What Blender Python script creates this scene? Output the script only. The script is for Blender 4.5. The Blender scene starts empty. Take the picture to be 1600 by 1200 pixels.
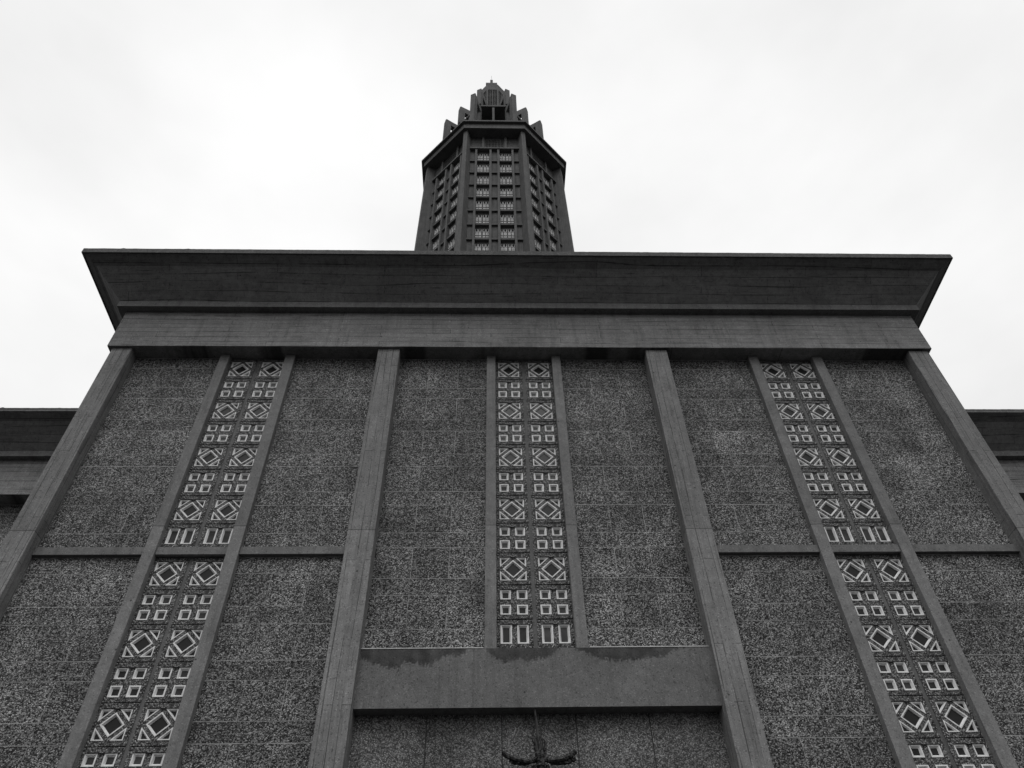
import bpy, bmesh, math, random
from mathutils import Vector, Matrix, noise
random.seed(7)
S = bpy.context.scene
C = S.collection
R = math.radians

# ------------------------------------------------------------------ camera
PITCH, YAW, ROLL = 0.82358, 0.04055, -0.02748
cp, sp, cy, sy = math.cos(PITCH), math.sin(PITCH), math.cos(YAW), math.sin(YAW)
fw = Vector((sy*cp, cy*cp, sp)); ri = Vector((cy, -sy, 0)); up = ri.cross(fw)
cr, sr = math.cos(ROLL), math.sin(ROLL)
r2 = cr*ri + sr*up; u2 = -sr*ri + cr*up
cd = bpy.data.cameras.new('camera'); cam = bpy.data.objects.new('camera', cd); C.objects.link(cam)
cd.sensor_width = 36; cd.lens = 27.0; cd.clip_start = 0.1; cd.clip_end = 5000
M = Matrix((r2, u2, -fw)).transposed().to_4x4(); M.translation = Vector((0, -12, 1.6))
cam.matrix_world = M
S.camera = cam

# ------------------------------------------------------------------ world, sun, exposure
SUN_EL, SUN_AZ = R(58), R(184)
w = bpy.data.worlds.new('World'); S.world = w; w.use_nodes = True
nt = w.node_tree; nt.nodes.clear(); N = nt.nodes.new; L = nt.links.new
out = N('ShaderNodeOutputWorld'); bg = N('ShaderNodeBackground'); bg.inputs['Strength'].default_value = 0.1
sky = N('ShaderNodeTexSky'); sky.sky_type = 'NISHITA'; sky.sun_disc = False
sky.sun_elevation = SUN_EL; sky.sun_rotation = SUN_AZ; sky.air_density = 2; sky.dust_density = 5
bw = N('ShaderNodeRGBToBW'); L(sky.outputs[0], bw.inputs[0])
tc = N('ShaderNodeTexCoord'); mp = N('ShaderNodeMapping'); mp.inputs['Scale'].default_value = (1, 1, 2.2)
L(tc.outputs['Generated'], mp.inputs[0])
no = N('ShaderNodeTexNoise'); no.inputs['Scale'].default_value = 2.1; no.inputs['Detail'].default_value = 5; no.inputs['Roughness'].default_value = .5
L(mp.outputs[0], no.inputs['Vector'])
cl = N('ShaderNodeMapRange'); cl.inputs[1].default_value = .3; cl.inputs[2].default_value = .7
cl.inputs[3].default_value = 8.9; cl.inputs[4].default_value = 11.3; L(no.outputs[0], cl.inputs[0])
mx = N('ShaderNodeMix'); mx.data_type = 'FLOAT'; mx.inputs[0].default_value = .90
L(bw.outputs[0], mx.inputs[2]); L(cl.outputs[0], mx.inputs[3])
sz = N('ShaderNodeSeparateXYZ'); L(tc.outputs['Generated'], sz.inputs[0])
hz = N('ShaderNodeMapRange'); hz.interpolation_type = 'SMOOTHSTEP'
hz.inputs[1].default_value = -.05; hz.inputs[2].default_value = .55; hz.inputs[3].default_value = .30; hz.inputs[4].default_value = 1
L(sz.outputs[2], hz.inputs[0])
ml = N('ShaderNodeMath'); ml.operation = 'MULTIPLY'; L(mx.outputs[0], ml.inputs[0]); L(hz.outputs[0], ml.inputs[1])
L(ml.outputs[0], bg.inputs['Color']); L(bg.outputs[0], out.inputs[0])
sl = bpy.data.lights.new('sun', 'SUN'); sl.energy = 1.1; sl.angle = R(35); sl.color = (1, 1, 1)
so = bpy.data.objects.new('sun', sl); C.objects.link(so)
so.rotation_euler = (R(90)-SUN_EL, 0, R(180)-SUN_AZ)      # from behind the camera
S.view_settings.view_transform = 'Standard'; S.view_settings.look = 'None'
S.view_settings.exposure = 0.0; S.view_settings.gamma = 1
S.render.engine = 'CYCLES'
S.cycles.max_bounces = 5; S.cycles.diffuse_bounces = 4

# ------------------------------------------------------------------ materials
def newmat(name, rough=.85):
    m = bpy.data.materials.new(name); m.use_nodes = True
    t = m.node_tree; b = t.nodes['Principled BSDF']; b.inputs['Roughness'].default_value = rough
    b.inputs['Specular IOR Level'].default_value = .25
    return m, t, b

def nd(t, typ, **k):
    n = t.nodes.new(typ)
    for a, v in k.items(): setattr(n, a, v)
    return n
def mth(t, op, a, b=None, c=None):
    n = nd(t, 'ShaderNodeMath', operation=op)
    for i, v in enumerate((a, b, c)):
        if v is None: continue
        if isinstance(v, (int, float)): n.inputs[i].default_value = v
        else: t.links.new(v, n.inputs[i])
    return n.outputs[0]
def noi(t, vec, scale, detail=3, rough=.5):
    n = nd(t, 'ShaderNodeTexNoise'); n.inputs['Scale'].default_value = scale
    n.inputs['Detail'].default_value = detail; n.inputs['Roughness'].default_value = rough
    t.links.new(vec, n.inputs['Vector']); return n.outputs['Fac']
def rng(t, v, a, b, c, d):
    n = nd(t, 'ShaderNodeMapRange'); t.links.new(v, n.inputs[0])
    for i, x in enumerate((a, b, c, d)): n.inputs[i+1].default_value = x
    return n.outputs[0]
def obj_coord(t):
    tc = nd(t, 'ShaderNodeTexCoord'); return tc.outputs['Object']

def concrete(name, base, boards=None, board_h=.16, stain=False, line=.45, speck=1.0, joint=None):
    """cast concrete: blotches, fine speckle, optional board marks ('h' or 'v')"""
    m, t, b = newmat(name)
    co = obj_coord(t)
    big = noi(t, co, .9, 5, .6); mid = noi(t, co, 7, 4, .6); fine = noi(t, co, 55, 2, .7)
    v = mth(t, 'MULTIPLY', rng(t, big, .3, .7, .82, 1.16), rng(t, mid, .3, .7, .88, 1.12))
    v = mth(t, 'MULTIPLY', v, rng(t, fine, .3, .7, 1-.22*speck, 1+.22*speck))
    vo = nd(t, 'ShaderNodeTexVoronoi'); vo.inputs['Scale'].default_value = 50; t.links.new(co, vo.inputs['Vector'])
    sx = nd(t, 'ShaderNodeSeparateColor'); t.links.new(vo.outputs['Color'], sx.inputs[0])
    dots = mth(t, 'GREATER_THAN', sx.outputs[0], .94)
    dark = mth(t, 'GREATER_THAN', sx.outputs[1], .95)
    v = mth(t, 'MULTIPLY', v, mth(t, 'MULTIPLY_ADD', dots, .34*speck, 1.0))
    v = mth(t, 'MULTIPLY', v, mth(t, 'MULTIPLY_ADD', dark, -.35, 1.0))
    sv = nd(t, 'ShaderNodeVectorMath', operation='MULTIPLY'); t.links.new(co, sv.inputs[0]); sv.inputs[1].default_value = (5, 5, .35)
    v = mth(t, 'MULTIPLY', v, rng(t, noi(t, sv.outputs[0], 1.6, 5, .65), .50, .72, 1.03, .74))
    pt = noi(t, co, 2.1, 6, .7)
    v = mth(t, 'MULTIPLY', v, rng(t, pt, .58, .66, 1, .84))
    height = fine
    if boards:
        s = nd(t, 'ShaderNodeSeparateXYZ'); t.links.new(co, s.inputs[0])
        c = nd(t, 'ShaderNodeCombineXYZ')
        u = mth(t, 'ADD', s.outputs[0], s.outputs[1]) if boards == 'v' else s.outputs[0]
        # slight waver of the boards
        acr, alo = (s.outputs[2], u) if boards == 'h' else (u, s.outputs[2])
        cw = nd(t, 'ShaderNodeCombineXYZ'); t.links.new(acr, cw.inputs[0]); t.links.new(mth(t, 'MULTIPLY', alo, .05), cw.inputs[1])
        acr = mth(t, 'ADD', acr, mth(t, 'MULTIPLY_ADD', noi(t, cw.outputs[0], 4.5, 1), .16, -.08))
        t.links.new(alo, c.inputs[0]); t.links.new(acr, c.inputs[1])
        br = nd(t, 'ShaderNodeTexBrick'); t.links.new(c.outputs[0], br.inputs['Vector'])
        br.offset = .37; br.inputs['Scale'].default_value = 1
        br.inputs['Color1'].default_value = (.84, .84, .84, 1); br.inputs['Color2'].default_value = (1.06, 1.06, 1.06, 1)
        br.inputs['Mortar'].default_value = (line, line, line, 1)
        br.inputs['Mortar Size'].default_value = .008; br.inputs['Mortar Smooth'].default_value = .4
        br.inputs['Brick Width'].default_value = 2.7; br.inputs['Row Height'].default_value = board_h
        # lines broken up by noise
        br_bw = nd(t, 'ShaderNodeRGBToBW'); t.links.new(br.outputs['Color'], br_bw.inputs[0])
        st = nd(t, 'ShaderNodeVectorMath', operation='MULTIPLY'); t.links.new(c.outputs[0], st.inputs[0]); st.inputs[1].default_value = (.7, 9, 1)
        fac = rng(t, noi(t, st.outputs[0], 1.6, 4, .6), .38, .52, 0, 1)
        mm = nd(t, 'ShaderNodeMix'); mm.data_type = 'FLOAT'; t.links.new(fac, mm.inputs[0]); mm.inputs[2].default_value = 1.0
        t.links.new(br_bw.outputs[0], mm.inputs[3])
        v = mth(t, 'MULTIPLY', v, mm.outputs[0])
        # streaky grain along the boards
        st2 = nd(t, 'ShaderNodeVectorMath', operation='MULTIPLY'); t.links.new(c.outputs[0], st2.inputs[0]); st2.inputs[1].default_value = (.6, 22, 1)
        v = mth(t, 'MULTIPLY', v, rng(t, noi(t, st2.outputs[0], 1.3, 5, .7), .3, .7, .86, 1.13))
        # dark cracked streaks
        st3 = nd(t, 'ShaderNodeVectorMath', operation='MULTIPLY'); t.links.new(c.outputs[0], st3.inputs[0]); st3.inputs[1].default_value = (1.1, 30, 1)
        v = mth(t, 'MULTIPLY', v, rng(t, noi(t, st3.outputs[0], .9, 3, .6), .62, .70, 1, .5))
    # tie holes / pits
    v2 = nd(t, 'ShaderNodeTexVoronoi'); v2.inputs['Scale'].default_value = 2.3; t.links.new(co, v2.inputs['Vector'])
    v = mth(t, 'MULTIPLY', v, rng(t, v2.outputs['Distance'], .035, .05, .35, 1))
    if joint is not None:
        s2 = nd(t, 'ShaderNodeSeparateXYZ'); t.links.new(co, s2.inputs[0])
        wob = mth(t, 'MULTIPLY_ADD', noi(t, co, 6, 2), .02, -.01)
        zz = mth(t, 'ADD', s2.outputs[2], wob)
        for zj in joint:
            d = mth(t, 'ABSOLUTE', mth(t, 'SUBTRACT', zz, zj))
            v = mth(t, 'MULTIPLY', v, rng(t, d, .006, .014, .5, 1))
        v = mth(t, 'MULTIPLY', v, rng(t, zz, joint[0]-.004, joint[0]+.004, 1.13, .97))
    if stain:
        a = nd(t, 'ShaderNodeAttribute', attribute_name='stain')
        v = mth(t, 'MULTIPLY', v, mth(t, 'MULTIPLY_ADD', a.outputs['Fac'], -.66, 1.0))
    v = mth(t, 'MULTIPLY', v, base)
    t.links.new(v, b.inputs['Base Color'])
    bp = nd(t, 'ShaderNodeBump'); bp.inputs['Strength'].default_value = .5; bp.inputs['Distance'].default_value = .006
    t.links.new(v, bp.inputs['Height']); bp.inputs['Height'].default_value = 1
    hh = mth(t, 'MULTIPLY', v, 1.0/base); t.links.new(hh, bp.inputs['Height'])
    t.links.new(bp.outputs[0], b.inputs['Normal'])
    return m

def pebble(name, lo, hi, scale, contrast=1.0):
    """washed aggregate panels: every pebble its own grey"""
    m, t, b = newmat(name)
    co = obj_coord(t)
    wv = nd(t, 'ShaderNodeTexVoronoi'); wv.inputs['Scale'].default_value = scale; wv.inputs['Randomness'].default_value = 1
    t.links.new(co, wv.inputs['Vector'])
    s = nd(t, 'ShaderNodeSeparateColor'); t.links.new(wv.outputs['Color'], s.inputs[0])
    g = mth(t, 'POWER', s.outputs[0], 1.7*contrast)
    v = rng(t, g, 0, 1, lo, hi)
    edge = rng(t, wv.outputs['Distance'], .3, .75, 1, .3)
    v = mth(t, 'MULTIPLY', v, edge)
    clump = noi(t, co, scale*.38, 3, .7)
    v = mth(t, 'MULTIPLY', v, rng(t, clump, .32, .68, .7, 1.3))
    v = mth(t, 'MULTIPLY', v, rng(t, noi(t, co, 1.3, 6, .65), .32, .68, .66, 1.34))
    v = mth(t, 'MULTIPLY', v, rng(t, noi(t, co, 9, 3, .6), .32, .68, .82, 1.18))
    a = nd(t, 'ShaderNodeAttribute', attribute_name='tone')
    v = mth(t, 'MULTIPLY', v, mth(t, 'ADD', a.outputs['Fac'], .5))
    t.links.new(v, b.inputs['Base Color'])
    bp = nd(t, 'ShaderNodeBump'); bp.inputs['Strength'].default_value = .7; bp.inputs['Distance'].default_value = .012
    h = mth(t, 'SUBTRACT', 1.0, wv.outputs['Distance']); t.links.new(h, bp.inputs['Height'])
    t.links.new(bp.outputs[0], b.inputs['Normal'])
    return m

M_FRIEZE = concrete('board_marked_concrete', .192, 'h', .17, line=.3)
M_CORN = concrete('cornice_concrete', .165, 'h', .17, line=.4, speck=.45)
M_POST = concrete('pillar_concrete', .182, 'v', .165, line=.35, joint=[10.48])
M_PLAIN = concrete('plain_concrete', .15, None)
M_MULL = concrete('mullion_concrete', .16, None, speck=.9, joint=[10.72])
M_BAR = concrete('window_bar_concrete', .12, None, speck=.5)
M_BEAM = concrete('lintel_concrete', .135, None, stain=True)
M_FASC = concrete('fascia_concrete', .08, None, speck=2.0)
M_TOWER = concrete('tower_concrete', .102, 'v', .2, speck=.6, line=.6)
M_PEB = pebble('exposed_pebble_concrete', .014, .46, 54)
M_PEB2 = pebble('panel_pebble_concrete', .025, .42, 54)
M_PEB3 = pebble('porch_pebble_concrete', .08, .34, 56, .8)
def flat(name, base, rough=.8, spec=.25, var=.15, sc=14, metal=0):
    m, t, b = newmat(name, rough); co = obj_coord(t)
    v = mth(t, 'MULTIPLY', rng(t, noi(t, co, sc, 4, .6), .3, .7, 1-var, 1+var), base)
    t.links.new(v, b.inputs['Base Color']); b.inputs['Specular IOR Level'].default_value = spec
    b.inputs['Metallic'].default_value = metal
    return m
M_PALE = flat('pale_cast_frame', .72, .8, .2, .14, 9)
M_MORTAR = flat('pale_mortar', .31, .9, .2, .55, 2.5)
M_DARKJ = flat('dark_joint', .05, .9, .2, .2)
M_ZINC = flat('zinc_flashing', .45, .4, .5, .2, 6)
M_BRONZE = flat('dark_metal', .02, .55, .4, .5, 25, .3)
M_ASPH = flat('asphalt', .035, .9, .2, .25, .6)
M_PAV = flat('paving_stone', .032, .85, .2, .25, 2)
M_VOID = flat('painted_dark_interior', .012, .9, .1)  # near-black colour stands in for the shade of unlit interiors and holes
M_ROOF = flat('flat_roof_felt', .08, .9, .2)
# glass: grey leaded panes, each object a little different
M_GLASS, t, b = newmat('leaded_glass', .3)
oi = nd(t, 'ShaderNodeObjectInfo'); co = obj_coord(t)
ad = nd(t, 'ShaderNodeVectorMath', operation='ADD'); t.links.new(co, ad.inputs[0]); t.links.new(oi.outputs['Location'], ad.inputs[1])
v = mth(t, 'MULTIPLY', rng(t, oi.outputs['Random'], 0, 1, .018, .05), rng(t, noi(t, ad.outputs[0], 5, 2), .3, .7, .5, 1.5))
t.links.new(v, b.inputs['Base Color']); b.inputs['Specular IOR Level'].default_value = .15
M_GLASS_DARK = flat('dark_glass', .012, .3, .2)

# ------------------------------------------------------------------ mesh helper
class MB:
    def __init__(s): s.v = []; s.f = []; s.tone = []; s.mi = []
    def add(s, vs, fs, tone=.5, mi=0):
        o = len(s.v); s.v += [tuple(p) for p in vs]
        for f in fs: s.f.append([i+o for i in f]); s.tone.append(tone); s.mi.append(mi)
        return s
    def box(s, x0, x1, y0, y1, z0, z1, tone=.5, mi=0):
        vs = [(x0,y0,z0),(x1,y0,z0),(x1,y1,z0),(x0,y1,z0),(x0,y0,z1),(x1,y0,z1),(x1,y1,z1),(x0,y1,z1)]
        return s.add(vs, [(0,3,2,1),(4,5,6,7),(0,1,5,4),(1,2,6,5),(2,3,7,6),(3,0,4,7)], tone, mi)
    def prism(s, poly, y0, y1, tone=.5, mi=0):
        """poly: (x,z) points counter-clockwise seen from the front (-y)"""
        n = len(poly)
        vs = [(x, y0, z) for x, z in poly] + [(x, y1, z) for x, z in poly]
        fs = [list(range(n)), list(range(2*n-1, n-1, -1))]
        for i in range(n):
            j = (i+1) % n; fs.append((i, i+n, j+n, j))
        return s.add(vs, fs, tone, mi)
    def ring(s, A, B, mi=0):
        """band between two loops of the same length"""
        n = len(A); return s.add(list(A)+list(B), [(i, (i+1) % n, (i+1) % n+n, i+n) for i in range(n)], .5, mi)
    def build(s, name, mat, parent=None, bevel=0, recalc=True):
        me = bpy.data.meshes.new(name); me.from_pydata(s.v, [], s.f); me.update()
        mats = mat if isinstance(mat, (list, tuple)) else [mat]
        for m in mats: me.materials.append(m)
        at = me.attributes.new('tone', 'FLOAT', 'FACE')
        at.data.foreach_set('value', s.tone)
        me.polygons.foreach_set('material_index', s.mi)
        if recalc:
            bm = bmesh.new(); bm.from_mesh(me); bmesh.ops.recalc_face_normals(bm, faces=bm.faces); bm.to_mesh(me); bm.free()
        o = bpy.data.objects.new(name, me); C.objects.link(o)
        if parent:
            o.parent = parent; KIDS.setdefault(parent.name, []).append(o)
        if bevel:
            bv = o.modifiers.new('bevel', 'BEVEL'); bv.width = bevel; bv.segments = 2; bv.limit_method = 'ANGLE'
        return o
KIDS = {}
def empty(name, loc=(0, 0, 0)):
    o = bpy.data.objects.new(name, None); C.objects.link(o); o.location = loc; return o
def tag(o, label, cat, group=None):
    o['label'] = label; o['category'] = cat
    if group: o['group'] = group
    return o
def dup(o, parent, loc=None, rotz=None):
    c = o.copy(); C.objects.link(c); c.parent = parent
    if loc is not None: c.location = loc
    if rotz is not None: c.rotation_euler = (0, 0, rotz)
    for ch in KIDS.get(o.name, []):
        d = ch.copy(); C.objects.link(d); d.parent = c
        KIDS.setdefault(c.name, []).append(d)
    return c

# ------------------------------------------------------------------ ground
g = MB().box(-1500, 1500, -1500, 1500, -1, 0).build('ground', M_ASPH); g['kind'] = 'structure'
p = MB(); p.add([(-40, -30, .004), (40, -30, .004), (40, 60, .004), (-40, 60, .004)], [(0, 1, 2, 3)])
o = p.build('pavement', M_PAV, recalc=False); o['kind'] = 'structure'

# ------------------------------------------------------------------ church
church = empty('church', (0.8, 0, 0))
tag(church, 'grey concrete church facade with pebble panels, tall pillars and a deep flared cornice', 'church')
class Loc:  # keep world coordinates for parts of the church
    pass
def fix(o):
    o.location = (o.location[0]-.8, o.location[1], o.location[2]); return o

PX = [(-9.03, -8.55), (-2.71, -2.19), (3.75, 4.27), (10.22, 10.72)]
FZ = 15.80
for x0, x1 in PX:
    mb = MB().box(x0, x1, 0, .60, -.2, FZ)
    fix(mb.build('pillar', M_POST, church, .012))
# minor posts (window jambs)
JX = [(-6.50, -6.28), (-4.95, -4.72), (-.10, .11), (1.475, 1.685), (6.31, 6.545), (7.89, 8.13)]
MY = .19
for i, (x0, x1) in enumerate(JX):
    z0 = 8.13 if i in (2, 3) else 0
    fix(MB().box(x0, x1, MY, .52, z0, FZ).build('mullion_post', M_MULL, church, .008))
# frieze and soffit behind it
XL, XR = -9.13, 10.80
FY = -.07
fr = MB().box(XL, XR, FY, 6.2, FZ, 17.118)
fix(fr.build('frieze', M_FRIEZE, church, .01))

def sweep(mb, prof, path, closed_prof=True):
    """prof: list of (o,z); path: function o -> list of (x,y) plan points"""
    rows = [[(x, y, z) for x, y in path(o)] for o, z in prof]
    n = len(rows); m = len(rows[0])
    vs = [p for r in rows for p in r]; fs = []
    for i in range(n if closed_prof else n-1):
        j = (i+1) % n
        for k in range(m-1): fs.append((i*m+k, i*m+k+1, j*m+k+1, j*m+k))
    if closed_prof:
        fs.append([i*m for i in range(n)]); fs.append([i*m+m-1 for i in range(n-1, -1, -1)])
    mb.add(vs, fs); return mb
def porch_path(o):
    return [(XL-o, 5.2), (XL-o, FY-o), (XR+o, FY-o), (XR+o, 5.2)]
fix(sweep(MB(), [(-.3, 17.12), (.18, 17.12), (.18, 17.33), (-.3, 17.33)], porch_path).build('moulding', M_PLAIN, church, .006))
CORN = [(-.3, 17.332), (.17, 17.332), (.79, 17.98), (1.07, 18.12), (1.07, 18.15), (.9, 18.15), (.9, 18.25), (-.3, 18.25)]
fix(sweep(MB(), CORN, porch_path).build('cornice', M_CORN, church))
# fascia edge, slightly irregular along its top
def fascia(name, pts, parent):
    """pts: plan polyline of the outer face"""
    mb = MB()
    for (ax, ay), (bx, by) in zip(pts, pts[1:]):
        a, b_ = Vector((ax, ay, 0)), Vector((bx, by, 0)); L_ = (b_-a).length; n = int(L_/.07)
        d = (b_-a)/L_; inn = Vector((-d.y, d.x, 0))
        rows = []
        for i in range(n+1):
            p0 = a+d*(L_*i/n)
            h = 18.285 + .004*noise.noise(Vector((p0.x*3.1, p0.y*3.1, 2.2))) + .009*noise.noise(Vector((p0.x*17, p0.y*17, 5)))
            if random.random() < .012: h += random.uniform(.01, .035)
            lo = 18.115 + .004*noise.noise(Vector((p0.x*5, p0.y*5, 7)))
            k = .2 if 0 < i < n else 0
            q0 = p0+inn*.2
            if i == 0 and (ax, ay) != pts[0]: q0 = p0+inn*.2+d*.2
            if i == n and (bx, by) != pts[-1]: q0 = p0+inn*.2-d*.2
            rows.append([(p0.x, p0.y, lo), (p0.x, p0.y, h), (q0.x, q0.y, h+.002), (q0.x, q0.y, lo+.002)])
        vs = [p for r in rows for p in r]; fs = []
        for i in range(n):
            for k in range(4): fs.append((i*4+k, i*4+(k+1) % 4, i*4+4+(k+1) % 4, i*4+4+k))
        mb.add(vs, fs)
    return mb.build(name, M_FASC, parent)
e = 1.105
fix(fascia('fascia', [(XL-e, 5.2), (XL-e, FY-e), (XR+e, FY-e), (XR+e, 5.2)], church))
fix(MB().box(XL-.5, XR+.5, FY-.5, 8, 18.252, 18.27).build('roof', M_ROOF, church))

# pebble walls made of slabs in alternating courses
WY = .325
def slabs(x0, x1, z0, z1, zref, verts, gap=.012, off=0):
    mb = MB(); P = 1.0292
    mb.box(x0, x1, WY+.002, WY+.22, z0, z1, .5, 1)
    k0 = int((z0-zref)/P)-2
    for k in range(k0, k0+30):
        b = zref+k*P
        for (a, c, tall) in ((b, b+.680, True), (b+.680, b+P, False)):
            za, zb = max(a+gap/2, z0), min(c-gap/2, z1)
            if zb-za < .02: continue
            xs = [x0]+(verts if tall else [])+[x1]
            for i in range(len(xs)-1):
                g2 = gap*random.choice((.5, .8, 1))
                tn = .95 if abs(xs[i]-4.93) < .01 and abs(b-12.70) < .1 else .5+random.uniform(-.16, .16)
                mb.box(xs[i]+(g2/2 if i else 0), xs[i+1]-(g2/2 if i < len(xs)-2 else 0), WY, WY+.1, za+random.choice((0, 0, .002, -.003)), zb, tn, 0)
    return mb
def wall(x0, x1, z0, z1, zref, verts):
    fix(slabs(x0, x1, z0, z1, zref, verts).build('wall_panel', [M_PEB, M_MORTAR], church, recalc=False))
TZ0, TZ1 = 10.10, 10.27
bays = [(-8.55, -6.5, [-7.84, -7.14]), (-4.72, -2.71, [-4.04, -3.36]), (4.27, 6.31, [4.93, 5.61]), (8.13, 10.22, [8.86, 9.54])]
for x0, x1, vv in bays:
    wall(x0, x1, TZ1, FZ, 8.583, vv)
    wall(x0, x1, 0, TZ0, 8.03-1.0292, vv)
wall(-2.19, -.10, 8.135, FZ, 8.583, [-1.48, -.78])
wall(1.685, 3.75, 8.135, FZ, 8.583, [2.38, 3.06])
# transoms
for x0, x1 in ((-8.55, -6.5), (-6.28, -4.95), (-4.72, -2.71), (4.27, 6.31), (6.545, 7.89), (8.13, 10.22)):
    fix(MB().box(x0, x1, .235, .50, TZ0, TZ1).build('transom', M_PLAIN, church, .006))
# lintel over the entrance, front face as a fine grid carrying the water stains
BZ0, BZ1, BX0, BX1, BY = 7.115, 8.135, -2.19, 3.75, .175
mb = MB(); nx, nz = 420, 72
vals = []
for j in range(nz+1):
    for i in range(nx+1):
        x = BX0+(BX1-BX0)*i/nx; z = BZ0+(BZ1-BZ0)*j/nz
        mb.v.append((x, BY, z))
        d = 0
        for cx, hw, dp, sk in ((-1.35, 1.0, .32, .25), (.55, .66, .26, .2), (2.38, .98, .24, .15)):
            u = (x-cx)/hw
            if abs(u) < 1: d = max(d, dp*(1-abs(u)**3)*(1-sk*u))
        if d > 0: d += .10*noise.noise(Vector((x*3.3, 3, 0)))+.06*noise.noise(Vector((x*13, 1, z*1.5)))+.04*noise.noise(Vector((x*45, 1, z*4)))
        s_ = (z-(BZ1-d))/.045 + 1.4*noise.noise(Vector((x*30, 0, z*30)))+.5*noise.noise(Vector((x*9, 4, z*5)))
        vals.append(max(0, min(1, s_))*(.9+.4*noise.noise(Vector((x*6, 9, z*5)))) if d > .02 else 0)
for j in range(nz):
    for i in range(nx):
        a = j*(nx+1)+i; mb.f.append([a, a+1, a+nx+2, a+nx+1]); mb.tone.append(.5); mb.mi.append(0)
base = len(mb.v)
mb.box(BX0, BX1, BY+.0005, 1.2, BZ0, BZ1-.001)
vals += [0]*(len(mb.v)-base)
bo = fix(mb.build('lintel', M_BEAM, church, recalc=False))
at = bo.data.attributes.new('stain', 'FLOAT', 'POINT'); at.data.foreach_set('value', vals)
for x0, x1 in ((-2.19, -.12), (1.70, 3.75)):
    fix(MB().box(x0, x1, BY-.008, WY, BZ1+.001, BZ1+.016).build('flashing', M_ZINC, church))
# entrance wall below the lintel: tall slabs with dark joints
mb = MB(); mb.box(-2.19, 3.75, .445, .7, 0, BZ0, .5, 1)
xs = [-2.19, -1.02, .19, 1.39, 2.59, 3.75]
for i in range(5): mb.box(xs[i]+(.009 if i else 0), xs[i+1]-(.009 if i < 4 else 0), .43, .6, 0, BZ0-.001, .5+random.uniform(-.05, .05), 0)
fix(mb.build('entrance_wall', [M_PEB3, M_DARKJ], church, recalc=False))

# ------------------------------------------------------------------ window panels
PW, PH, BXW, BH = .655, .7015, .495, .50     # panel size, patterned field size
def inset(poly, d):
    """inward offset of a convex ccw polygon"""
    n = len(poly); lines = []
    for i in range(n):
        a, b_ = Vector(poly[i]), Vector(poly[(i+1) % n]); e_ = (b_-a).normalized(); nn = Vector((-e_.y, e_.x))
        lines.append((a+nn*d, e_))
    res = []
    for i in range(n):
        p1, d1 = lines[i-1]; p2, d2 = lines[i]
        den = d1.x*d2.y-d1.y*d2.x
        t_ = ((p2.x-p1.x)*d2.y-(p2.y-p1.y)*d2.x)/den
        res.append((p1.x+d1.x*t_, p1.y+d1.y*t_))
    return res
RY = .006       # field sits back from the panel face
def opening(fr, gl, poly, lip, splay, depth):
    A = [(x, RY-.008, z) for x, z in poly]
    q1 = inset(poly, lip); B = [(x, RY-.008, z) for x, z in q1]
    q2 = inset(poly, lip+splay); Cc = [(x, RY+depth, z) for x, z in q2]
    A0 = [(x, RY+.05, z) for x, z in poly]
    fr.ring(A0, A); fr.ring(A, B); fr.ring(B, Cc)
    gl.add([(x, RY+depth-.001, z) for x, z in q2], [list(range(len(q2)))])
def panel(kind):
    """local origin: bottom centre of the panel front face"""
    pm, fr, gl = MB(), MB(), MB()
    hx, z0, z1 = BXW/2, .095, .095+BH
    # rim around the field and small joint above and below
    g_ = .011
    pm.box(-PW/2, -hx, 0, .16, g_, PH-g_); pm.box(hx, PW/2, 0, .16, g_, PH-g_)
    pm.box(-hx, hx, 0, .16, g_, z0); pm.box(-hx, hx, 0, .16, z1, PH-g_)
    pm.box(-hx-.004, hx+.004, -.018, .002, z1+.003, z1+.018)
    if kind == 'square':
        s_ = .193; gx = BXW-2*s_; gz = BH-2*s_
        pm.box(-hx+s_, hx-s_, RY, .16, z0, z1)
        for sx in (-1, 1):
            xa, xb = (-hx, -hx+s_) if sx < 0 else (hx-s_, hx)
            pm.box(xa, xb, RY, .16, z0+s_, z1-s_)
            for za, zb in ((z0, z0+s_), (z1-s_, z1)):
                opening(fr, gl, [(xa, za), (xb, za), (xb, zb), (xa, zb)], .019, .024, .03)
    elif kind == 'slot':
        z0 = .235; s_ = .20
        pm.box(-hx, hx, .001, .16, .094, z0)
        pm.box(-hx+s_, hx-s_, RY, .16, z0, z1)
        for xa, xb in ((-hx, -hx+s_), (hx-s_, hx)):
            opening(fr, gl, [(xa, z0), (xb, z0), (xb, z1), (xa, z1)], .019, .024, .03)
    else:
        c = (z0+z1)/2; h = hx; d = .197; l = .203
        for a, b_ in ((1, 1), (-1, 1), (-1, -1), (1, -1)):
            q = [(d, 0), (h, 0), (h, h-l), (h-l, h), (0, h), (0, d)]
            q = [(x*a, c+z*b_) for x, z in q]
            if a*b_ < 0: q = q[::-1]
            pm.prism(q, RY, .16)
            tr = [(h, h-l), (h, h), (h-l, h)]
            tr = [(x*a, c+z*b_) for x, z in tr]
            if a*b_ < 0: tr = tr[::-1]
            opening(fr, gl, tr, .016, .013, .03)
        opening(fr, gl, [(d, c), (0, c+d), (-d, c), (0, c-d)], .020, .018, .035)
    a = pm.build(kind+'_panel', M_PEB2, None, recalc=False)
    b_ = fr.build('frame', M_PALE, a, recalc=False); c_ = gl.build('pane', M_GLASS, a, recalc=False)
    return a
protos = {}
first = {}
CW = [-5.615, .79, 7.235]
def place(kind, x, z):
    if kind not in protos:
        protos[kind] = panel(kind); o = protos[kind]; o.parent = church; o.location = (x-.8, .335, z); return o
    return dup(protos[kind], church, (x-.8, .335, z))
dark_pane = None
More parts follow.
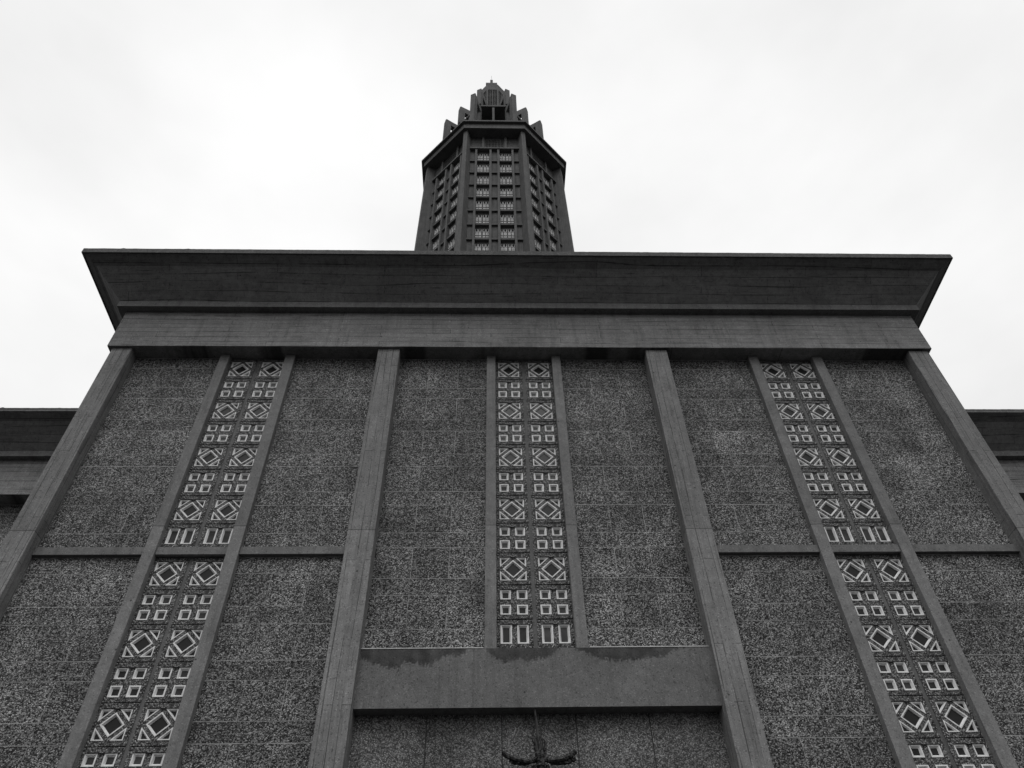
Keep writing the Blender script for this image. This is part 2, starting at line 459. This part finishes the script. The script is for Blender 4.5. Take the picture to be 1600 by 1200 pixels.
for wi, cx in enumerate(CW):
    rows = []
    zt = 15.785            # top of the highest panel
    n = 11 if wi == 1 else 8
    for k in range(n):
        kind = 'slot' if k == n-1 else ('diamond' if k % 2 == 0 else 'square')
        rows.append((kind, zt-(k+1)*PH))
    if wi != 1:
        for k in range(14):
            rows.append(('diamond' if k % 2 == 0 else 'square', 10.10-.005-(k+1)*.694))
    for kind, z in rows:
        if z < .3: continue
        for sx in (-1, 1):
            o = place(kind, cx+sx*.3625, z)
            if kind == 'diamond' and (z > 15 or (wi == 1 and 9.3 < z < 9.6 and sx < 0)):
                for ch in [c for c in KIDS[o.name] if c.name.startswith('pane')]:
                    ch.material_slots[0].link = 'OBJECT'; ch.material_slots[0].material = M_GLASS_DARK
                    ch['label'] = 'darker pane than the others'
    # solid back, central mullion
    segs = [(8.135, FZ)] if wi == 1 else [(TZ1, FZ), (.3, TZ0)]
    for za, zb in segs:
        fix(MB().box(cx-.05, cx+.05, .352, .45, za, zb).build('mullion', M_BAR, church))
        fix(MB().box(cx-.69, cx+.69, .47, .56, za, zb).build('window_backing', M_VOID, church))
# lower end of the central window strip
# main bulk of the building
fix(MB().box(-9.0, 10.7, .62, 6, 0, 17.0).build('porch_body', M_PLAIN, church))

# wings set back on either side
WGY = 5.5
def wing(x0, x1, side):
    a, b_ = (x0, x1)
    WL = lambda o: [(a, WGY-o), (b_, WGY-o)]
    fix(MB().box(a, b_, WGY, WGY+.6, FZ+.28, 17.118).build('frieze', M_FRIEZE, church))
    fix(MB().box(a, b_, WGY-.02, WGY+.6, FZ, FZ+.278).build('frieze', M_FRIEZE, church))
    fix(sweep(MB(), [(-.3, 17.12), (.18, 17.12), (.18, 17.33), (-.3, 17.33)], WL).build('moulding', M_PLAIN, church))
    fix(sweep(MB(), CORN, WL).build('cornice', M_CORN, church))
    fix(fascia('fascia', [(a, WGY-e+.07), (b_, WGY-e+.07)], church))
    global WY
    sv = WY; WY = 5.95
    vv = [x0+.7*i for i in range(1, int((x1-x0)/.7))]
    fix(slabs(x0, x1, 0, FZ, 8.583, vv).build('wing_wall', [M_PEB, M_MORTAR], church, recalc=False))
    WY = sv
    for k in range(4):
        xp = (x0+7.6+6.3*k) if side > 0 else (x1-7.6-6.3*k)
        fix(MB().box(xp-.26, xp+.26, WGY+.08, WGY+.7, 0, FZ).build('pillar', M_POST, church, .012))
wing(-33, XL+.25, -1); wing(XR-.25, 34.5, 1)
fix(MB().box(-19.5, 21.1, 6.3, 50, 0, 18.2).build('nave_body', M_ROOF, church))

# ------------------------------------------------------------------ tower
TX, TY = .30, 29.0
tower = empty('tower', (TX, TY, 18.2))
tag(tower, 'tall octagonal concrete bell tower with stepped crown, rising behind the church cornice', 'tower')
T0 = 18.2
def tp(o, rot=None):
    """parts are modelled with z from the street, centre at the tower axis"""
    o.location = (0, 0, -T0)
    if rot is not None: o.rotation_euler = (0, 0, rot)
    return o
def octa(a, z, rot=0):
    r_ = a/math.cos(math.pi/8)
    return [(r_*math.sin(R(22.5+45*k)), -r_*math.cos(R(22.5+45*k)), z) for k in range(8)]
def octprism(mb, a0, z0, a1, z1, mi=0):
    A, B = octa(a0, z0), octa(a1, z1)
    mb.add(A+B, [list(range(7, -1, -1)), list(range(8, 16))]+[(i, (i+1) % 8, (i+1) % 8+8, i+8) for i in range(8)], .5, mi); return mb
AW = 6.22          # wall apothem
tp(octprism(MB(), AW-.25, 18.2, AW-.25, 75.9).build('shaft', M_TOWER, tower))
# buttress fins on the corners
RP = 7.58
fb = MB(); W_ = .225
fb.add([(x, y, z) for z, ro in ((18.2, RP+.55), (75.88, RP)) for x, y in ((-W_, -ro), (W_, -ro), (W_, -5.9), (-W_, -5.9))], [(3,2,1,0),(4,5,6,7),(0,1,5,4),(1,2,6,5),(2,3,7,6),(3,0,4,7)])
fin = tp(fb.build('buttress', M_TOWER, tower, .02), R(22.5))
for k in range(1, 8):
    dup(fin, tower, fin.location, R(22.5+45*k))
# face parts
LZ = [73.12-2.33*i for i in range(10)]
def face_copies(o, ks):
    for k in ks[1:]: dup(o, tower, o.location, R(45*k))
ALLF = list(range(8)); VISF = [0, 1, 7, 2, 6]
mb = MB()
# plain strips left and right and in the middle, wall above the windows
for x0, x1 in ((-2.45, -1.88), (-.29, .29), (1.88, 2.45)): mb.box(x0, x1, -AW, -AW+.4, 18.2, 75.89)
mb.box(-1.88, -.29, -AW+.002, -AW+.4, 73.12, 75.89); mb.box(.29, 1.88, -AW+.002, -AW+.4, 73.12, 75.89)
mb.box(-1.88, -.29, -AW+.15, -AW+.4, 18.2, LZ[-1]); mb.box(.29, 1.88, -AW+.15, -AW+.4, 18.2, LZ[-1])
o = tp(mb.build('face_wall', M_TOWER, tower), 0); face_copies(o, ALLF)
for x in (-1.78, -.38, .38, 1.78):
    o = tp(MB().box(x-.1, x+.1, -AW-.26, -AW+.1, 18.2, 73.05).build('mullion', M_TOWER, tower), 0)
    face_copies(o, VISF)
o = tp(MB().box(-2.42, 2.42, -AW-.34, -AW+.2, 73.06, 73.30).build('ledge', M_TOWER, tower), 0); face_copies(o, VISF)
led = MB().box(-2.40, 2.40, -AW-.17, -AW+.2, -.10, .10).build('ledge', M_TOWER, tower)
led.location = (0, 0, LZ[1]-T0)
for i in range(1, len(LZ)):
    for k in VISF:
        if i == 1 and k == 0: continue
        dup(led, tower, (0, 0, LZ[i]-T0), R(45*k))
# window grilles between the mullions
def grille():
    pl, bl, pn = MB(), MB(), MB()
    W, H = .60, 2.13
    y = -AW+.10
    cols = (-.46, -.18, .18, .46); hw = .082
    r1a, r1b = 1.38, 1.76
    pl.box(-W-.05, W+.05, y, y+.1, 0, r1a); pl.box(-W-.05, W+.05, y, y+.1, r1b, H)
    xs = [-W-.05]+[c+s_*hw for c in cols for s_ in (-1, 1)]+[W+.05]
    for i in range(0, len(xs), 2): pl.box(xs[i], xs[i+1], y, y+.1, r1a, r1b)
    for c in cols:
        for s_ in (-1, 1): bl.box(c+s_*(hw+.010)-.014, c+s_*(hw+.010)+.014, y-.012, y+.09, r1a, r1b+.02)
        bl.box(c-hw, c+hw, y-.012, y+.09, r1a-.05, r1a-.005)
        pn.box(c-hw-.01, c+hw+.01, y+.085, y+.095, r1a-.01, r1b+.01)
        for zc, h in ((1.17, .075), (.95, .075), (.60, .075)):
            bl.box(c-.10, c-.035, y-.014, y+.02, zc-h, zc+h); bl.box(c+.035, c+.10, y-.014, y+.02, zc-h, zc+h)
            bl.box(c-.035, c+.035, y-.014, y+.02, zc+h-.03, zc+h); bl.box(c-.035, c+.035, y-.014, y+.02, zc-h, zc-h+.055)
    a = pl.build('window_grille', M_TOWER, tower)
    bl.build('frame', M_PALE, a); pn.build('pane', M_GLASS_DARK, a)
    return a
gr = grille()
firstg = True
for i in range(1, len(LZ)):
    for k in VISF:
        for x in (-1.08, 1.08):
            a = R(45*k)
            loc = (x*math.cos(a), x*math.sin(a), LZ[i]+.102-T0)
            if firstg: gr.location = loc; gr.rotation_euler = (0, 0, a); firstg = False
            else: dup(gr, tower, loc, a)
# small screen under the eaves
def screen():
    pl, pn = MB(), MB(); y = -AW-.02
    cols = [c+s_ for c in (-.62, 0, .62) for s_ in (-.14, .14)]
    rz = [.28+.36*i for i in range(6)]
    pl.box(-1.0, 1.0, y, y+.02, 0, 2.6)
    for c in cols:
        for z in rz: pn.box(c-.075, c+.075, y-.006, y, z-.08, z+.08)  # dark plates on the solid screen, painted in place of shaded holes
    bars = MB()
    for c in cols:
        for z in rz:
            bars.box(c-.12, c-.085, y-.05, y, z-.13, z+.13); bars.box(c+.085, c+.12, y-.05, y, z-.13, z+.13)
            bars.box(c-.12, c+.12, y-.05, y, z-.15, z-.10)
    for x in (-1.12, 1.12): bars.box(x-.12, x+.12, y-.2, y, 0, 2.6)
    a = pl.build('eaves_screen', M_TOWER, tower); a.location = (0, 0, 73.302-T0)
    bars.build('frame', M_TOWER, a); pn.build('pane', M_VOID, a)  # these panes are the shade of open holes put in as colour, no glass
    return a
o = screen()
for k in VISF[1:]: dup(o, tower, o.location, R(45*k))
# eaves
tp(octprism(MB(), 7.35, 75.9, 7.35, 76.86).build('eaves_fascia', M_TOWER, tower))
mb = MB(); octprism(mb, 7.63, 76.862, 7.63, 77.12)
tp(mb.build('eaves_slab', M_TOWER, tower))
# crown, three tiers
def finpoly(mb, pts, w):
    """pts: (radius, z) polygon in the radial plane, thickness w; faces -y"""
    n = len(pts)
    vs = [(-w, -r_, z) for r_, z in pts]+[(w, -r_, z) for r_, z in pts]
    mb.add(vs, [list(range(n)), list(range(2*n-1, n-1, -1))]+[(i, (i+1) % n, (i+1) % n+n, i+n) for i in range(n)])
    return mb
def tier(name, ro, ri_, z0, z1, w, th, drop, hole):
    mb = MB()
    finpoly(mb, [(ro, z0), (ro, z1-.25), (ro-.12, z1), (ro-th, z1-drop*th/(ro-ri_)), (ro-th, z0)], w)
    # head of the fin reaching inwards, with an opening below
    finpoly(mb, [(ro-th+.001, z1-drop*th/(ro-ri_)), (ri_, z1-drop), (ri_, z1-drop-hole), (ro-th+.001, z1-drop*th/(ro-ri_)-hole*.8)], w-.004)
    o = tp(mb.build(name, M_TOWER, tower), R(22.5))
    for k in range(1, 8): dup(o, tower, o.location, R(22.5+45*k))
CX = 0
tier('crown_fin', 6.12, 4.4, 77.1, 88.8, .27, .72, .5, 1.2)
# open belfry drum
tp(octprism(MB(), 4.05, 89.0, 4.05, 89.32).build('belfry_slab', M_TOWER, tower))
tp(octprism(MB(), 2.3, 77.1, 2.3, 89.0).build('belfry_core', M_VOID, tower))  # shade of the roofed interior put into the core's colour
o = tp(MB().box(-.2, .2, -4.5, -4.0, 77.1, 88.998).build('belfry_pier', M_TOWER, tower), R(22.5))
for k in range(1, 8): dup(o, tower, o.location, R(22.5+45*k))
o = tp(MB().box(-.13, .13, -3.95, -3.6, 77.1, 88.998).build('belfry_mullion', M_TOWER, tower), 0)
for k in range(1, 8): dup(o, tower, o.location, R(45*k))
tier('crown_fin', 4.5, 2.0, 89.32, 93.9, .26, .7, .3, 1.6)
# lantern
AL = 1.68
lt = MB(); octprism(lt, AL-.12, 89.3, AL-.12, 101.4)
tp(lt.build('lantern_core', M_VOID, tower))
mb = MB()
octprism(mb, AL, 99.75, AL-.02, 101.5); octprism(mb, AL, 89.32, AL, 94.3)
tp(mb.build('lantern_cap', M_TOWER, tower))
hw_ = AL*math.tan(math.pi/8)
def lantern_face():
    mb = MB()
    mb.box(-hw_+.001, -.56, -AL, -AL+.3, 94.3, 99.75); mb.box(.56, hw_-.001, -AL, -AL+.3, 94.3, 99.75)
    mb.box(-.045, .045, -AL+.03, -AL+.1, 94.3, 99.75)
    for x in (-.3, .3): mb.box(x-.035, x+.035, -AL+.06, -AL+.1, 94.3, 99.75)
    for i in range(14): mb.box(-.56, .56, -AL+.05, -AL+.1, 94.45+.385*i, 94.45+.385*i+.13)
    return mb.build('lantern_grille', M_TOWER, tower)
o = tp(lantern_face(), 0)
for k in range(1, 8): dup(o, tower, o.location, R(45*k))
# cross on top
mb = MB().box(-.18, .18, -.18, .18, 101.5, 106.9); mb.box(-.76, -.181, -.14, .14, 105.35, 106.0); mb.box(.181, .76, -.14, .14, 105.35, 106.0)
cr_ = tp(mb.build('rooftop_cross', M_TOWER, tower, .02))
mb = MB(); mb.box(-.018, .018, -.018, .018, 106.89, 108.7)
rod = mb.build('lightning_rod', M_BRONZE, tower); tp(rod)
for o in bpy.data.objects:
    if o.parent == tower and o.name.startswith(('crown_fin', 'belfry', 'lantern', 'rooftop', 'lightning')):
        o.location.x = -.3 if o.name.startswith(('rooftop', 'lightning')) else (-.17 if o.name.startswith('lantern') else -.08)

# ------------------------------------------------------------------ hanging metal crucifix
cross = empty('wall_cross', (.76, .30, 4.2))
tag(cross, 'dark rough metal cross with curved arms hanging on the wall under the entrance lintel', 'cross')
def tube(mb, pts, n=7, jit=.006):
    """pts: (x,y,z,r)"""
    rings = []
    for i, (x, y, z, r_) in enumerate(pts):
        a = Vector(pts[max(i-1, 0)][:3]); b_ = Vector(pts[min(i+1, len(pts)-1)][:3]); d = (b_-a).normalized()
        s1 = d.cross(Vector((0, 1, .01))).normalized(); s2 = d.cross(s1)
        rings.append([tuple(Vector((x, y, z))+(s1*math.cos(t_)+s2*math.sin(t_))*(r_+random.uniform(-jit, jit))) for t_ in [2*math.pi*k/n for k in range(n)]])
    vs = [p for r_ in rings for p in r_]; fs = []
    for i in range(len(rings)-1):
        for k in range(n): fs.append((i*n+k, i*n+(k+1) % n, (i+1)*n+(k+1) % n, (i+1)*n+k))
    fs.append(list(range(n))[::-1]); fs.append([(len(rings)-1)*n+k for k in range(n)])
    mb.add(vs, fs); return mb
def dens(pts, m=5):
    out_ = []
    for p0, p1 in zip(pts, pts[1:]):
        for i in range(m): out_.append(tuple(p0[k]+(p1[k]-p0[k])*i/m for k in range(4)))
    out_.append(pts[-1]); return out_
def cpart(name, mb):
    o = mb.build(name, M_BRONZE, cross); o.location = (-.76, -.30, -4.2); return o
mb = MB()
tube(mb, dens([(.725, .22, 7.1, .016), (.745, .2, 6.75, .024), (.76, .18, 6.45, .034), (.765, .17, 6.2, .045)]))
cpart('hanging_rod', mb)
mb = MB()
for pts in ([(.665, .17, 6.72, .008), (.66, .16, 6.62, .022), (.70, .16, 6.5, .024), (.73, .15, 6.36, .035)],
            [(.805, .17, 6.76, .006), (.80, .16, 6.6, .014), (.795, .16, 6.4, .036), (.79, .15, 6.2, .045)],
            [(.84, .17, 6.60, .006), (.86, .16, 6.52, .022), (.845, .16, 6.38, .03), (.80, .15, 6.22, .03)],
            [(.70, .17, 6.65, .008), (.715, .15, 6.5, .02), (.735, .15, 6.35, .035), (.75, .15, 6.2, .045)],
            [(.72, .14, 6.40, .03), (.735, .13, 6.34, .042), (.74, .13, 6.27, .035)]):
    tube(mb, dens(pts, 6), jit=.010)
for i in range(9):
    x = .765+random.uniform(-.075, .075); z = random.uniform(6.34, 6.60); h = random.uniform(.05, .16)
    tube(mb, dens([(x+random.uniform(-.02, .02), .15, z+h, .005), (x, .14, z, random.uniform(.012, .022)), (.765+(x-.765)*.5, .15, z-.15, .028)], 4), 6, .006)
cpart('upright', mb)
mb = MB()
tube(mb, dens([(.20, .17, 6.41, .034), (.25, .16, 6.36, .036), (.40, .15, 6.30, .036), (.58, .15, 6.265, .040), (.68, .15, 6.285, .040), (.75, .15, 6.34, .03)], 7), 8, .009)
tube(mb, dens([(.30, .18, 6.30, .02), (.36, .18, 6.265, .03), (.48, .18, 6.25, .03), (.60, .17, 6.25, .025)]), jit=.012)
cpart('arm', mb)
mb = MB()
tube(mb, dens([(1.325, .17, 6.42, .034), (1.24, .16, 6.35, .042), (1.10, .15, 6.29, .042), (.95, .15, 6.27, .04), (.86, .15, 6.29, .040), (.81, .15, 6.36, .03)], 7), 8, .009)
tube(mb, dens([(1.31, .18, 6.31, .03), (1.2, .18, 6.27, .04), (1.06, .18, 6.255, .03), (.92, .17, 6.25, .025)]), jit=.012)
cpart('arm', mb)
mb = MB()
tube(mb, dens([(.77, .16, 6.3, .055), (.775, .17, 6.1, .05), (.77, .18, 5.4, .05), (.76, .2, 4.6, .045), (.76, .22, 4.2, .03)], 9), 8, .012)
tube(mb, dens([(.66, .2, 6.22, .03), (.70, .19, 6.08, .03), (.74, .18, 5.9, .03)], 4))
tube(mb, dens([(.88, .2, 6.22, .03), (.84, .19, 6.08, .03), (.80, .18, 5.9, .03)], 4))
cpart('shaft', mb)
mb = MB().box(.73, .79, .2, .44, 4.5, 4.56); cpart('bracket', mb)
